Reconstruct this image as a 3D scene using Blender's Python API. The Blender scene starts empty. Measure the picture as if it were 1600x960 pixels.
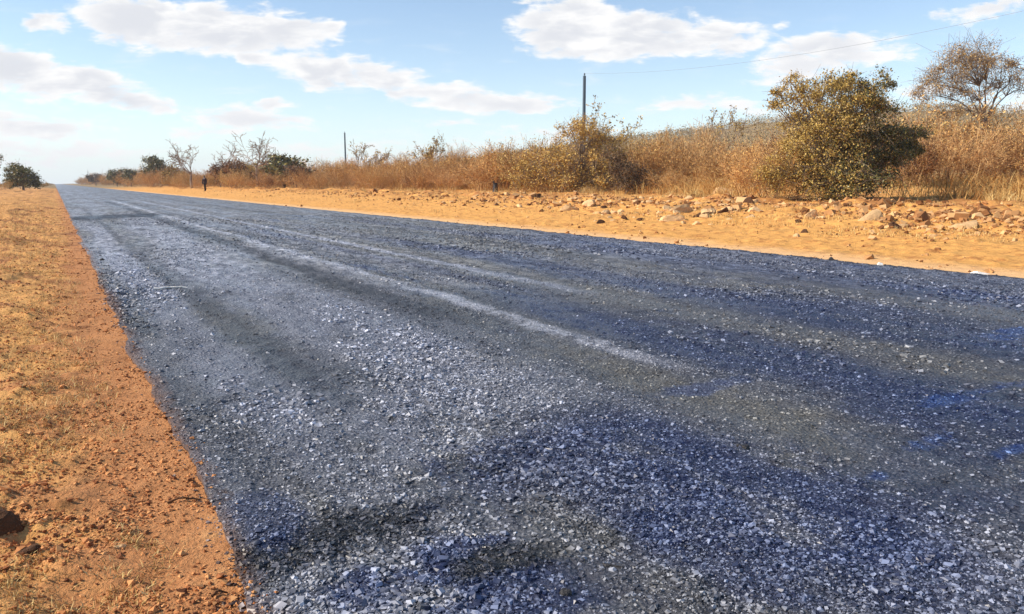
import bpy, math, random
import numpy as np
from mathutils import Vector

# ------------------------------------------------------------------ camera
CAM_H = 1.05
F_PX, W_PX, H_PX = 1250.0, 1600.0, 960.0
PITCH = math.radians(8.78)
YAW = math.radians(29.48)            # to the right of the road's direction (+Y)
scene = bpy.context.scene
cam_data = bpy.data.cameras.new("camera")
cam_data.sensor_width = 36.0
cam_data.lens = F_PX / W_PX * 36.0
cam_data.clip_start = 0.05
cam_data.clip_end = 8000.0
cam = bpy.data.objects.new("camera", cam_data)
scene.collection.objects.link(cam)
cam.location = (0, 0, CAM_H)
cam.rotation_euler = (math.pi / 2 - PITCH, 0, -YAW)
scene.camera = cam

# ------------------------------------------------------------------ light and exposure
SUN_EL = math.radians(36)
SUN_AZ = math.radians(-68)           # clockwise from +Y
SKY_STRENGTH = 0.135
SUN_STRENGTH = 4.6
scene.view_settings.view_transform = 'Standard'
scene.view_settings.look = 'None'
scene.view_settings.gamma = 1.0
scene.view_settings.use_curve_mapping = False
scene.view_settings.exposure = 0.42
sd = bpy.data.lights.new("sun", 'SUN')
sd.energy = SUN_STRENGTH
sd.angle = math.radians(0.6)
sd.color = (1.0, 0.90, 0.76)
sun = bpy.data.objects.new("sun", sd)
scene.collection.objects.link(sun)
to_sun = Vector((math.sin(SUN_AZ) * math.cos(SUN_EL), math.cos(SUN_AZ) * math.cos(SUN_EL), math.sin(SUN_EL)))
sun.rotation_euler = to_sun.to_track_quat('Z', 'Y').to_euler()
sun.location = to_sun * 50
scene.cycles.max_bounces = 6
scene.cycles.transparent_max_bounces = 8
scene.cycles.volume_bounces = 0
scene.cycles.sample_clamp_indirect = 6

FW = np.array([math.sin(YAW) * math.cos(PITCH), math.cos(YAW) * math.cos(PITCH), -math.sin(PITCH)])
RT = np.array([math.cos(YAW), -math.sin(YAW), 0.0])
UP = np.cross(RT, FW)


def sight(px, py):
    """World direction of a point of the photograph."""
    return FW + (px - 800) / F_PX * RT + (480 - py) / F_PX * UP


# ------------------------------------------------------------------ node helpers
class NT:
    def __init__(self, tree):
        self.t = tree
        self.n = tree.nodes
        self.l = tree.links

    def node(self, kind, **kw):
        n = self.n.new(kind)
        for k, v in kw.items():
            setattr(n, k, v)
        return n

    def put(self, sock, v):
        if v is None:
            return
        if isinstance(v, bpy.types.NodeSocket):
            self.l.new(v, sock)
        elif isinstance(v, (tuple, list)) and sock.type == 'RGBA' and len(v) == 3:
            sock.default_value = (*v, 1)
        else:
            sock.default_value = v

    def m(self, op, a, b=None, c=None, clamp=False):
        n = self.node('ShaderNodeMath', operation=op, use_clamp=clamp)
        self.put(n.inputs[0], a)
        self.put(n.inputs[1], b)
        self.put(n.inputs[2], c)
        return n.outputs[0]

    def vm(self, op, a, b=None, scale=None):
        n = self.node('ShaderNodeVectorMath', operation=op)
        self.put(n.inputs[0], a)
        self.put(n.inputs[1], b)
        if scale is not None:
            self.put(n.inputs['Scale'], scale)
        return n.outputs['Value'] if op in ('DOT_PRODUCT', 'LENGTH', 'DISTANCE') else n.outputs[0]

    def mix(self, f, a, b, blend='MIX'):
        n = self.node('ShaderNodeMix', data_type='RGBA', blend_type=blend)
        self.put(n.inputs[0], f)
        self.put(n.inputs[6], a)
        self.put(n.inputs[7], b)
        return n.outputs[2]

    def ss(self, v, lo, hi, a=0.0, b=1.0):
        n = self.node('ShaderNodeMapRange', interpolation_type='SMOOTHSTEP')
        self.put(n.inputs['Value'], v)
        n.inputs['From Min'].default_value = lo
        n.inputs['From Max'].default_value = hi
        n.inputs['To Min'].default_value = a
        n.inputs['To Max'].default_value = b
        return n.outputs[0]

    def noise(self, vec, scale, detail=3, rough=0.55, dist=0.0):
        n = self.node('ShaderNodeTexNoise')
        self.put(n.inputs['Vector'], vec)
        n.inputs['Scale'].default_value = scale
        n.inputs['Detail'].default_value = detail
        n.inputs['Roughness'].default_value = rough
        n.inputs['Distortion'].default_value = dist
        return n.outputs['Fac']

    def voro(self, vec, scale, feature='F1', out='Distance', rand=1.0):
        n = self.node('ShaderNodeTexVoronoi', feature=feature)
        self.put(n.inputs['Vector'], vec)
        n.inputs['Scale'].default_value = scale
        n.inputs['Randomness'].default_value = rand
        return n.outputs[out]

    def mul(self, vec, v3):
        return self.vm('MULTIPLY', vec, v3)

    def comb(self, x, y, z=0.0):
        n = self.node('ShaderNodeCombineXYZ')
        self.put(n.inputs[0], x)
        self.put(n.inputs[1], y)
        self.put(n.inputs[2], z)
        return n.outputs[0]

    def sep(self, v):
        n = self.node('ShaderNodeSeparateXYZ')
        self.put(n.inputs[0], v)
        return n.outputs

    def bump(self, h, strength, dist, normal=None):
        n = self.node('ShaderNodeBump')
        n.inputs['Strength'].default_value = strength
        n.inputs['Distance'].default_value = dist
        self.put(n.inputs['Height'], h)
        self.put(n.inputs['Normal'], normal)
        return n.outputs[0]


def material(name):
    m = bpy.data.materials.new(name)
    m.use_nodes = True
    nt = NT(m.node_tree)
    p = m.node_tree.nodes['Principled BSDF']
    return m, nt, p


# ------------------------------------------------------------------ world: physical sky with clouds by direction
world = bpy.data.worlds.new("World")
scene.world = world
world.use_nodes = True
wt = NT(world.node_tree)
wt.n.clear()
sky = wt.node('ShaderNodeTexSky', sky_type='NISHITA')
sky.sun_disc = False
sky.sun_elevation = SUN_EL
sky.sun_rotation = SUN_AZ
sky.altitude = 900
sky.air_density = 1.0
sky.dust_density = 0.3
sky.ozone_density = 1.0
dirv = wt.vm('NORMALIZE', wt.node('ShaderNodeTexCoord').outputs['Generated'])
hx, hy = math.sin(YAW), math.cos(YAW)
fwd = wt.m('MAXIMUM', wt.vm('DOT_PRODUCT', dirv, (hx, hy, 0.0)), 0.02)
su = wt.m('DIVIDE', wt.vm('DOT_PRODUCT', dirv, (hy, -hx, 0.0)), fwd)
dz = wt.sep(dirv)[2]
sv = wt.m('DIVIDE', dz, fwd)
front = wt.ss(wt.vm('DOT_PRODUCT', dirv, (hx, hy, 0.0)), 0.1, 0.4)


def chart(px, py):
    d = sight(px, py)
    f = d[0] * hx + d[1] * hy
    return (d[0] * hy - d[1] * hx) / f, d[2] / f


# centre, half width, half height (photo pixels), tilt in degrees (positive rises to the right), weight, wispiness
CLOUDS = [
    (68, 36, 46, 22, -6, 1.0, 0), (230, 36, 130, 38, -8, 1.1, 0), (345, 46, 130, 42, -6, 1.15, 0), (450, 48, 95, 34, -12, 1.0, 0),
    (520, 52, 34, 14, 0, .8, 0), (400, 96, 46, 17, -12, .9, 0), (500, 112, 110, 26, -8, 1.05, 0), (610, 122, 90, 32, -16, 1.0, 0),
    (700, 146, 110, 20, -6, .8, 0), (800, 156, 110, 16, 0, .8, 0),
    (30, 112, 130, 38, -10, 1.05, 0), (130, 130, 120, 34, -14, 1.1, 0), (190, 158, 90, 20, -6, 1.0, 0),
    (40, 195, 150, 26, -4, .78, 0), (400, 184, 130, 20, 0, .75, 0), (430, 160, 40, 9, 10, .7, 0), (330, 204, 90, 10, 0, .5, 0),
    (900, 48, 105, 46, 0, 1.2, 0), (990, 56, 120, 40, 6, 1.15, 0), (1090, 62, 110, 30, 8, 1.0, 0), (1150, 66, 70, 20, 16, 1.0, 0), (880, 4, 90, 10, -4, .7, 0),
    (1290, 78, 130, 34, 2, .92, 0), (1250, 108, 100, 26, 10, .75, 0), (1360, 72, 80, 26, 0, .6, 0), (1215, 34, 22, 10, 20, .5, 0),
    (1070, 158, 95, 15, 2, .62, 0), (1150, 170, 70, 12, 0, .5, 0), (1470, 24, 30, 12, 0, .6, 0), (1550, 12, 75, 16, 12, .75, 0),
    (1430, 140, 70, 18, 14, .42, 0), (1590, 160, 80, 26, 0, .5, 0), (700, 190, 60, 9, 0, .5, 0), (850, 215, 130, 22, 0, .45, 0),
    (560, 10, 20, 8, 0, .0, 0), (830, -2, 60, 8, 0, .6, 0), (60, 238, 200, 26, 0, .5, 0), (560, 236, 260, 22, 0, .38, 0),
]
uv = wt.comb(su, sv)
warp = wt.noise(wt.mul(uv, (1.0, 2.2, 1.0)), 9.0, 4, .6)
warp2 = wt.noise(wt.mul(wt.vm('ADD', uv, (4.3, 1.7, 0)), (1.0, 2.2, 1.0)), 9.0, 4, .6)
wu = wt.m('ADD', su, wt.m('MULTIPLY', wt.m('SUBTRACT', warp, .5), .07))
wv = wt.m('ADD', sv, wt.m('MULTIPLY', wt.m('SUBTRACT', warp2, .5), .05))


def blob_field(u, v):
    tot = None
    for (cx, cy, a, b, tilt, w, _) in CLOUDS:
        if w <= 0:
            continue
        cu, cv = chart(cx, cy)
        t = math.radians(tilt)
        a2, b2 = a / F_PX * 1.02, b / F_PX * 1.08
        du = wt.m('SUBTRACT', u, cu)
        dv = wt.m('SUBTRACT', v, cv)
        p = wt.m('MULTIPLY_ADD', dv, math.sin(t) / a2, wt.m('MULTIPLY', du, math.cos(t) / a2))
        q = wt.m('MULTIPLY_ADD', dv, math.cos(t) / b2, wt.m('MULTIPLY', du, -math.sin(t) / b2))
        r2 = wt.m('MULTIPLY_ADD', p, p, wt.m('MULTIPLY', q, q))
        g = wt.m('MULTIPLY', wt.m('SUBTRACT', 1.0, r2), w)
        tot = g if tot is None else wt.m('SMOOTH_MAX', tot, g, .25)
    return tot


field = blob_field(wu, wv)
fine = wt.noise(wt.mul(uv, (1.0, 2.6, 1.0)), 26.0, 6, .62, .3)
streak = wt.noise(wt.mul(wt.vm('ADD', uv, (2.1, 7.7, 0)), (1.0, 5.0, 1.0)), 12.0, 5, .6, .4)
dens = wt.m('ADD', field, wt.m('MULTIPLY', wt.m('SUBTRACT', fine, .5), 1.9))
dens = wt.m('ADD', dens, wt.m('MULTIPLY', wt.m('SUBTRACT', streak, .5), 1.5))
cover = wt.ss(dens, 0.06, 0.74)
cover = wt.m('MULTIPLY', cover, front)
# faint high veil everywhere, thicker towards the horizon
veil = wt.m('MULTIPLY', wt.ss(streak, .50, .75), wt.ss(dz, .24, .02, .0, .55))
lowair = wt.m('POWER', wt.m('SUBTRACT', 1.0, wt.m('MAXIMUM', dz, 0.0), None, True), 12.0)
cover_all = wt.m('MAXIMUM', cover, veil)
shade_n = wt.noise(wt.mul(wt.vm('ADD', uv, (0.006, 0.012, 0)), (1.0, 2.6, 1.0)), 14.0, 5, .55, .3)
thick = wt.ss(field, .25, 1.05)
under = wt.m('MULTIPLY', thick, wt.ss(wt.m('ADD', shade_n, wt.m('MULTIPLY', streak, .5)), .54, .84), None, True)
ccol = wt.mix(under, (1.0, .995, .99), (.74, .76, .81))
bg_sky = wt.node('ShaderNodeBackground')
wt.put(bg_sky.inputs['Color'], sky.outputs[0])
bg_sky.inputs['Strength'].default_value = SKY_STRENGTH
bg_cl = wt.node('ShaderNodeBackground')
wt.put(bg_cl.inputs['Color'], ccol)
bg_cl.inputs['Strength'].default_value = 0.80
bg_air = wt.node('ShaderNodeBackground')
bg_air.inputs['Color'].default_value = (.76, .90, 1.0, 1)
bg_air.inputs['Strength'].default_value = 0.82
mx0 = wt.node('ShaderNodeMixShader')
wt.put(mx0.inputs[0], wt.m('MULTIPLY', lowair, .80))
wt.l.new(bg_sky.outputs[0], mx0.inputs[1])
wt.l.new(bg_air.outputs[0], mx0.inputs[2])
mx = wt.node('ShaderNodeMixShader')
wt.put(mx.inputs[0], cover_all)
wt.l.new(mx0.outputs[0], mx.inputs[1])
wt.l.new(bg_cl.outputs[0], mx.inputs[2])
wo = wt.node('ShaderNodeOutputWorld')
wt.l.new(mx.outputs[0], wo.inputs[0])


# ------------------------------------------------------------------ numeric helpers
def _hash(ix, iy, seed):
    h = (ix.astype(np.int64) * 374761393 + iy.astype(np.int64) * 668265263 + seed * 1442695041) & 0xFFFFFFFF
    h = ((h ^ (h >> 13)) * 1274126177) & 0xFFFFFFFF
    h = h ^ (h >> 16)
    return (h & 0xFFFFFF) / float(0xFFFFFF)


def vnoise(x, y, seed=0):
    ix, iy = np.floor(x), np.floor(y)
    fx, fy = x - ix, y - iy
    fx = fx * fx * (3 - 2 * fx)
    fy = fy * fy * (3 - 2 * fy)
    a = _hash(ix, iy, seed); b = _hash(ix + 1, iy, seed)
    c = _hash(ix, iy + 1, seed); d = _hash(ix + 1, iy + 1, seed)
    return (a * (1 - fx) + b * fx) * (1 - fy) + (c * (1 - fx) + d * fx) * fy - .5


def fbm(x, y, oct=4, seed=0, gain=.5):
    s, a = 0.0, 1.0
    for k in range(oct):
        s = s + a * vnoise(x, y, seed + k * 17)
        x = x * 2.03 + 3.1
        y = y * 2.03 + 1.7
        a *= gain
    return s


def sstep(x, a, b):
    t = np.clip((x - a) / (b - a), 0, 1)
    return t * t * (3 - 2 * t)


X0, X1 = 0.35, 9.30                  # road edges


def edge_left(y):
    return X0 + .055 * fbm(y * 1.3, y * 0 + 3, 4, 5) + .012 * fbm(y * 11, y * 0 + 3, 4, 55)


def edge_right(y):
    return X1 + .10 * fbm(y * .7, y * 0 + 9, 4, 6) + .06 * fbm(y * 4, y * 0 + 3, 4, 56)


HT = np.array([0, 15, 20, 27, 37.7, 47, 55, 62, 75, 95, 120])
HH = np.array([0, 0, 2, 8, 17.5, 26, 27.5, 26, 20, 5, 0.])


def terrain(x, y):
    """Height of the ground without the finest clods."""
    x = np.asarray(x, float); y = np.asarray(y, float)
    s = np.maximum(x - X1, 0)
    z = .34 * sstep(s, .4, 8) + .42 * sstep(s, 7, 21) + np.minimum(np.maximum(s - 21, 0) * .010, 1.5)
    z = z + .10 * sstep(s, 1.5, 6) * fbm(x * .35, y * .35, 4, 21)
    z = z + .30 * np.exp(-((s - 9.5) / 2.2) ** 2) * (fbm(x * .9, y * .6, 4, 31) + .40) * sstep(y, 4, 12)
    l = np.maximum(X0 - x, 0)
    z = z + .10 * sstep(l, .15, 1.6) + .35 * sstep(l, 3, 14) + .10 * sstep(l, .12, 1.0) * fbm(x * 1.3, y * .7, 4, 41)
    r = np.hypot(x, y)
    th = np.degrees(np.arctan2(x, y))
    hh = np.interp(th, HT, HH)
    bump = 1 + .16 * fbm(th * .16, r * .004, 3, 51)
    z = z + hh * bump * sstep(r, 110, 400) * (1 - .6 * sstep(r, 460, 1500))
    return z


def spot(px, py):
    """The point of the ground seen there."""
    d = sight(px, py)
    t = np.geomspace(1.0, 900, 6000)
    x, y, z = d[0] * t, d[1] * t, CAM_H + d[2] * t
    k = np.argmax(z <= terrain(x, y))
    if k == 0:
        k = len(t) - 1
    return float(x[k]), float(y[k])


def at(px, depth):
    """Ground position at that bearing and distance along the view."""
    d = sight(px, 288)
    t = depth
    return float(d[0] * t), float(d[1] * t)


COL = scene.collection


def mesh_np(name, V, F, smooth=False):
    """Mesh from an (n,3) array and an (m,k) array of equal-sided faces, or a list of such arrays."""
    me = bpy.data.meshes.new(name)
    Fs = F if isinstance(F, list) else [F]
    Fs = [f for f in Fs if len(f)]
    V = np.ascontiguousarray(V, dtype=np.float32)
    me.vertices.add(len(V))
    me.vertices.foreach_set('co', V.ravel())
    loops = np.concatenate([f.ravel() for f in Fs]).astype(np.int32)
    sizes = np.concatenate([np.full(len(f), f.shape[1]) for f in Fs]).astype(np.int32)
    starts = np.concatenate([[0], np.cumsum(sizes)[:-1]]).astype(np.int32)
    me.loops.add(len(loops))
    me.loops.foreach_set('vertex_index', loops)
    me.polygons.add(len(sizes))
    me.polygons.foreach_set('loop_start', starts)
    me.polygons.foreach_set('loop_total', sizes)
    me.polygons.foreach_set('use_smooth', np.full(len(sizes), bool(smooth)))
    me.update(calc_edges=True)
    return me


def obj(name, me, mat, parent=None, loc=(0, 0, 0)):
    o = bpy.data.objects.new(name, me)
    COL.objects.link(o)
    o.location = loc
    if mat is not None and me is not None and not me.materials:
        me.materials.append(mat)
    if parent is not None:
        o.parent = parent
    return o


def tag(o, label=None, cat=None, group=None, kind=None):
    if label: o['label'] = label
    if cat: o['category'] = cat
    if group: o['group'] = group
    if kind: o['kind'] = kind
    return o


def empty(name, loc, rz=0.0, sc=1.0):
    o = bpy.data.objects.new(name, None)
    COL.objects.link(o)
    o.location = loc
    o.rotation_euler = (0, 0, rz)
    o.scale = (sc, sc, sc) if not isinstance(sc, tuple) else sc
    o.empty_display_size = .2
    return o


def grid_mesh(name, xs, ys, zf, smooth=True):
    X, Y = np.meshgrid(xs, ys)
    Z = zf(X, Y)
    n, m = X.shape
    V = np.stack([X.ravel(), Y.ravel(), Z.ravel()], 1)
    i = np.arange(n * m).reshape(n, m)
    F = np.stack([i[:-1, :-1].ravel(), i[:-1, 1:].ravel(), i[1:, 1:].ravel(), i[1:, :-1].ravel()], 1)
    return mesh_np(name, V, F, smooth)


# ------------------------------------------------------------------ materials of the ground
def ground_material():
    m, t, p = material("red_sandy_soil")
    pos = t.node('ShaderNodeNewGeometry').outputs['Position']
    x, y, z = t.sep(pos)
    big = t.noise(pos, .9, 4, .6)
    mid = t.noise(t.vm('ADD', pos, (7, 3, 1)), 4.5, 5, .65)
    fine = t.noise(pos, 38, 5, .7)
    grit = t.voro(pos, 95, 'F1', 'Distance')
    # left of the road: graded red strip, then golden dry soil with grass litter
    red = t.mix(fine, (.30, .105, .034), (.74, .36, .15))
    gold = t.mix(fine, (.44, .19, .05), (.95, .53, .19))
    wob = t.m('MULTIPLY', t.m('SUBTRACT', t.noise(pos, 1.6, 4, .6), .5), .9)
    leftgold = t.ss(t.m('ADD', t.m('ADD', x, wob), t.m('MULTIPLY', t.ss(y, 5, 22), -.22)), .10, -.25)
    leftgold = t.m('MULTIPLY', leftgold, t.ss(mid, .37, .52))
    leftc = t.mix(leftgold, red, gold)
    dark = t.m('MULTIPLY', t.ss(t.noise(t.vm('ADD', pos, (2, 9, 4)), 2.6, 5, .7), .52, .68), .60)
    leftc = t.mix(dark, leftc, (.17, .062, .022))
    far_m = t.noise(t.mul(pos, (.8, .25, 1)), 1.6, 5, .7)
    leftc = t.mix(t.m('MULTIPLY', t.ss(far_m, .50, .64), t.ss(y, 5, 14, 0, .75)), leftc, (.22, .085, .04))
    leftc = t.mix(t.m('MULTIPLY', t.ss(mid, .60, .70), .35), leftc, (.80, .45, .19))
    # right of the road: pale orange sand, browner blotches, dry grass litter
    sand = t.mix(fine, (.62, .28, .070), (.88, .48, .145))
    sand = t.mix(t.ss(mid, .48, .66), sand, (.50, .215, .065))
    sand = t.mix(t.m('MULTIPLY', t.ss(big, .55, .70), .6), sand, (.50, .27, .085))
    sand = t.mix(t.ss(t.m('ADD', x, wob), 10.6, 9.5, 0, .75), sand, (.88, .55, .28))
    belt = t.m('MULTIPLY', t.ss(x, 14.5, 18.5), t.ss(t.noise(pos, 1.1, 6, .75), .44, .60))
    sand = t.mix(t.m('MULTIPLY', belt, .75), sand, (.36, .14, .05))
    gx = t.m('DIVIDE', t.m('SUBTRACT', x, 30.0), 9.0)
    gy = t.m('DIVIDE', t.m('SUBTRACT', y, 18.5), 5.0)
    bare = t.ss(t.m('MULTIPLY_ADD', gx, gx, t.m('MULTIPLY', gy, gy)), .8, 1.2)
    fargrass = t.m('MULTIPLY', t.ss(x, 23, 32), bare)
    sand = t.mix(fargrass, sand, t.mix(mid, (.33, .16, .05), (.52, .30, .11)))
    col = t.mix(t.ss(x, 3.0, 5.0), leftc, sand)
    # wooded ridge far off
    dist = t.vm('LENGTH', pos)
    ridge = t.mix(t.noise(pos, .03, 6, .7), (.22, .15, .07), (.36, .25, .12))
    col = t.mix(t.ss(dist, 130, 260), col, ridge)
    col = t.mix(t.ss(grit, .02, .22, .35, 0), col, (.13, .05, .02))
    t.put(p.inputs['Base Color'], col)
    p.inputs['Roughness'].default_value = .95
    p.inputs['Specular IOR Level'].default_value = .15
    gn = t.noise(pos, 120, 4, .75)
    b = t.bump(t.m('ADD', t.m('MULTIPLY', fine, 1.6), t.m('ADD', t.m('MULTIPLY', grit, .25), t.m('MULTIPLY', gn, .5))), .9, .012)
    b = t.bump(mid, .6, .04, b)
    t.put(p.inputs['Normal'], b)
    return m


def asphalt_field(t, pos):
    """Patches along the road: returns (light, navy, olive) masks."""
    x, y, z = t.sep(pos)
    lane = t.comb(t.m('MULTIPLY', x, 1.0), t.m('MULTIPLY', y, .13), 0.0)
    n1 = t.noise(lane, 1.1, 5, .6, .6)
    n2 = t.noise(t.vm('ADD', lane, (5, 2, 8)), 2.2, 5, .65, .4)
    n3 = t.noise(t.vm('ADD', t.mul(pos, (1.6, .9, 1)), (3, 4, 1)), 1.5, 6, .68, .5)
    return n1, n2, n3


def track(t, x, y, cx, wdt, ylo, yhi, wav=.06):
    """A band running along the road at x = cx."""
    n = t.noise(t.comb(cx, y, 0.0), .35, 3, .6)
    d = t.m('ABSOLUTE', t.m('SUBTRACT', t.m('SUBTRACT', x, cx), t.m('MULTIPLY', t.m('SUBTRACT', n, .5), wav * 4)))
    a = t.ss(d, wdt, wdt * .25)
    return t.m('MULTIPLY', a, t.m('MULTIPLY', t.ss(y, ylo, ylo + min((yhi - ylo) * .3, 1.2)), t.ss(y, yhi, yhi - (yhi - ylo) * .25)))


def patch(t, x, y, cx, cy, rx, ry, n, amp=3.0):
    a = t.m('DIVIDE', t.m('SUBTRACT', x, cx), rx)
    b = t.m('DIVIDE', t.m('SUBTRACT', y, cy), ry)
    r = t.m('MULTIPLY_ADD', a, a, t.m('MULTIPLY', b, b))
    return t.ss(t.m('ADD', t.m('SUBTRACT', 1.0, r), t.m('MULTIPLY', t.m('SUBTRACT', n, .5), amp * 2)), .0, .8)


def road_colour(t, pos, chip):
    """Base colour of the sealed surface; chip is a 0..1 value per stone."""
    x, y, z = t.sep(pos)
    n1, n2, n3 = asphalt_field(t, pos)
    grey = t.mix(chip, (.034, .036, .042), (.43, .43, .45))
    navy = t.mix(chip, (.005, .012, .055), (.21, .26, .42))
    olive = t.mix(chip, (.088, .085, .080), (.40, .39, .365))
    black = t.mix(chip, (.004, .005, .008), (.11, .11, .13))
    pale = t.mix(chip, (.15, .16, .20), (.66, .68, .78))  # pale wheel tracks, and sky sheen at left put into base colour
    blue = t.mix(chip, (.010, .030, .13), (.20, .32, .62))  # blue sky reflected in glossy tar, painted as base colour
    c = grey
    c = t.mix(t.m('MULTIPLY', t.ss(n3, .44, .58), .85), c, olive)
    fr = t.ss(t.m('ADD', t.m('ADD', t.m('MULTIPLY', x, .22), t.m('MULTIPLY', y, -.10)), t.m('MULTIPLY', n1, 1.6)), .80, 1.45)
    c = t.mix(t.m('MULTIPLY', fr, .50), c, navy)
    c = t.mix(t.m('MULTIPLY', t.ss(n2, .52, .68), t.ss(x, 1.6, 3.0, .25, .8)), c, navy)
    c = t.mix(t.m('MULTIPLY', t.ss(n1, .55, .42), t.ss(x, 5.2, 2.0, .0, .45)), c, pale)
    # named patches of the photograph, at their places on the road
    for (cx, cy, rx, ry, k, w) in [
        (.68, 12.2, .16, 4.6, pale, 1.0), (1.45, 9.8, .42, 2.6, pale, .75), (1.9, 6.0, .6, 2.2, pale, .55), (1.0, 3.9, .45, 1.3, pale, .55), (1.5, 3.1, .5, .5, pale, .4),
        (2.3, 1.92, .26, .12, olive, .9), (1.05, 6.2, .30, .9, olive, .9),
        (1.9, 4.0, .4, .5, olive, .5), (5.4, 6.8, 1.1, 2.2, olive, .5), (3.0, 1.45, .5, .12, olive, .5),
        (.62, 2.2, .40, .22, black, 1.0), (1.45, 1.75, .25, .08, black, .9), (1.9, 2.9, .3, .10, black, .5), (2.6, 1.55, .3, .08, black, .8), (1.55, 3.9, .25, .3, black, .35), (.80, 1.85, .4, .18, navy, .9), (1.08, 1.78, .30, .14, black, 1.0), (1.35, 2.5, .35, .14, black, .4), (1.1, 1.62, .5, .14, navy, .8), (.5, 2.5, .14, .35, navy, .7), (.95, 2.25, .3, .1, black, .5),
        (1.6, 2.2, .7, .45, navy, .65), (2.0, 1.55, 1.0, .35, navy, .65), (2.7, 1.75, .6, .3, navy, .6), (3.3, 2.1, .8, .25, navy, .7),
        (4.1, 3.4, 1.8, .6, navy, .5), (5.6, 4.2, 2.2, .7, navy, .5),
        (1.10, 4.4, .28, .6, black, .35), (1.75, 12.0, .2, 3.0, black, .15),
    ]:
        c = t.mix(t.m('MULTIPLY', patch(t, x, y, cx, cy, rx, ry, n3), w), c, k)
    for (cx, wd, y0, y1, k, w) in [
        (5.05, .45, 1.5, 16, navy, .70), (4.25, .45, 1.0, 16, olive, .75), (3.45, .42, .8, 6.5, navy, .9), (2.62, .34, 1.2, 4.8, olive, 1.0),
        (1.95, .42, .6, 3.2, navy, .95), (1.25, .20, 1.2, 2.3, olive, .6), (1.75, .62, 2.6, 26, pale, .75), (1.10, .16, 3.0, 14, black, .50), (.75, .26, 2.4, 26, pale, .75),
        (6.2, .6, 2, 24, olive, .6), (7.2, .5, 3, 26, navy, .4), (2.3, .16, 3.5, 9, black, .45), (3.4, .25, 6, 40, pale, .35), (5.0, .30, 14, 60, pale, .4), (3.7, .20, 5.5, 20, navy, .5),
    ]:
        c = t.mix(t.m('MULTIPLY', t.m('MULTIPLY', track(t, x, y, cx, wd, y0, y1, .10), t.ss(n3, .30, .52)), w), c, k)
    for (cx, cy, rx, ry, w) in [(3.75, 2.15, .40, .09, 1.0), (2.84, 1.80, .24, .08, 1.0), (5.4, 2.9, .5, .16, .8), (3.1, 1.60, .2, .06, .9), (2.45, 1.70, .1, .05, .7), (2.75, 2.9, .35, .12, .5)]:
        c = t.mix(t.m('MULTIPLY', patch(t, x, y, cx, cy, rx, ry, n3), w), c, blue)
    c = t.mix(t.m('MULTIPLY', track(t, x, y, 2.92, .13, 2.9, 60, .10), t.ss(t.noise(t.mul(pos, (1, .5, 1)), 3.6, 5, .8), .40, .54, .15, 1)), c, t.mix(chip, (.30, .31, .36), (.75, .77, .84)))
    c = t.mix(t.m('MULTIPLY', track(t, x, y, 2.52, .24, 4.5, 60), .75), c, black)
    c = t.mix(t.m('MULTIPLY', track(t, x, y, 4.15, .14, 5.5, 60), .90), c, pale)
    c = t.mix(t.m('MULTIPLY', track(t, x, y, 3.35, .16, 9, 70), .45), c, black)
    c = t.mix(t.m('MULTIPLY', track(t, x, y, .98, .10, 6, 40), .55), c, black)
    c = t.mix(t.m('MULTIPLY', track(t, x, y, 6.3, .35, 8, 90), .4), c, black)
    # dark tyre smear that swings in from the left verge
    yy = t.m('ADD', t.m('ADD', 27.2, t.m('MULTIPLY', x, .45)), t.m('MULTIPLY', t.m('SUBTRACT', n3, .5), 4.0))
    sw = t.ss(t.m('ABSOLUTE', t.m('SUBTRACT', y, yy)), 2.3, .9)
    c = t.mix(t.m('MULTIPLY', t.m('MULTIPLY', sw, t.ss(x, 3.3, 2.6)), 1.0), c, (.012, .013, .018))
    # dark band along the right edge, brown along the left
    c = t.mix(t.m('MULTIPLY', t.ss(x, X1 - .30, X1 - .02), .9), c, (.012, .012, .016))
    c = t.mix(t.m('MULTIPLY', t.ss(t.m('ADD', x, t.m('MULTIPLY', t.m('SUBTRACT', n3, .5), .3)), X0 + .09, X0 - .03), .75), c, (.20, .10, .055))
    c = t.mix(t.ss(z, .002, -.006), c, (.07, .035, .02))
    return c, n1, n2


def road_material():
    m, t, p = material("chip_seal_asphalt")
    pos = t.node('ShaderNodeNewGeometry').outputs['Position']
    flat = t.mul(pos, (1, 1, .2))
    vcol = t.voro(flat, 62, 'F1', 'Color')
    vd = t.voro(flat, 62, 'F1', 'Distance')
    vc2 = t.voro(flat, 24, 'F1', 'Color')
    lump = t.noise(flat, 26, 5, .75)
    s = t.sep(vcol)
    chip = t.m('MULTIPLY', t.m('MULTIPLY', s[0], t.ss(vd, .55, .15)), t.ss(t.sep(vc2)[1], 0, 1, .6, 1.2))
    coarse = t.noise(flat, 9, 4, .6)
    chip = t.m('MULTIPLY', chip, t.ss(coarse, .3, .65, .55, 1.15), None, True)
    # farther off single stones merge: clumps of stones and bare spots take over
    dist = t.vm('LENGTH', pos)
    clump = t.noise(t.mul(pos, (1, .45, 1)), 7.0, 6, .78)
    clump = t.ss(clump, .40, .66)
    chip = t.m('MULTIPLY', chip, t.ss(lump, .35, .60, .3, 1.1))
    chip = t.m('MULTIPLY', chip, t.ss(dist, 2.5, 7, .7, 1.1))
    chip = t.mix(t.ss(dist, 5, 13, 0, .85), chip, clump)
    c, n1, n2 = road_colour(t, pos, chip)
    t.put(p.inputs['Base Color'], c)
    t.put(p.inputs['Roughness'], t.ss(n2, .35, .65, .55, .28))
    p.inputs['Specular IOR Level'].default_value = .45
    b = t.bump(t.m('MULTIPLY', vd, -1), 1.0, .012)
    b = t.bump(t.m('ADD', coarse, lump), .9, .03, b)
    t.put(p.inputs['Normal'], b)
    return m


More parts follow.
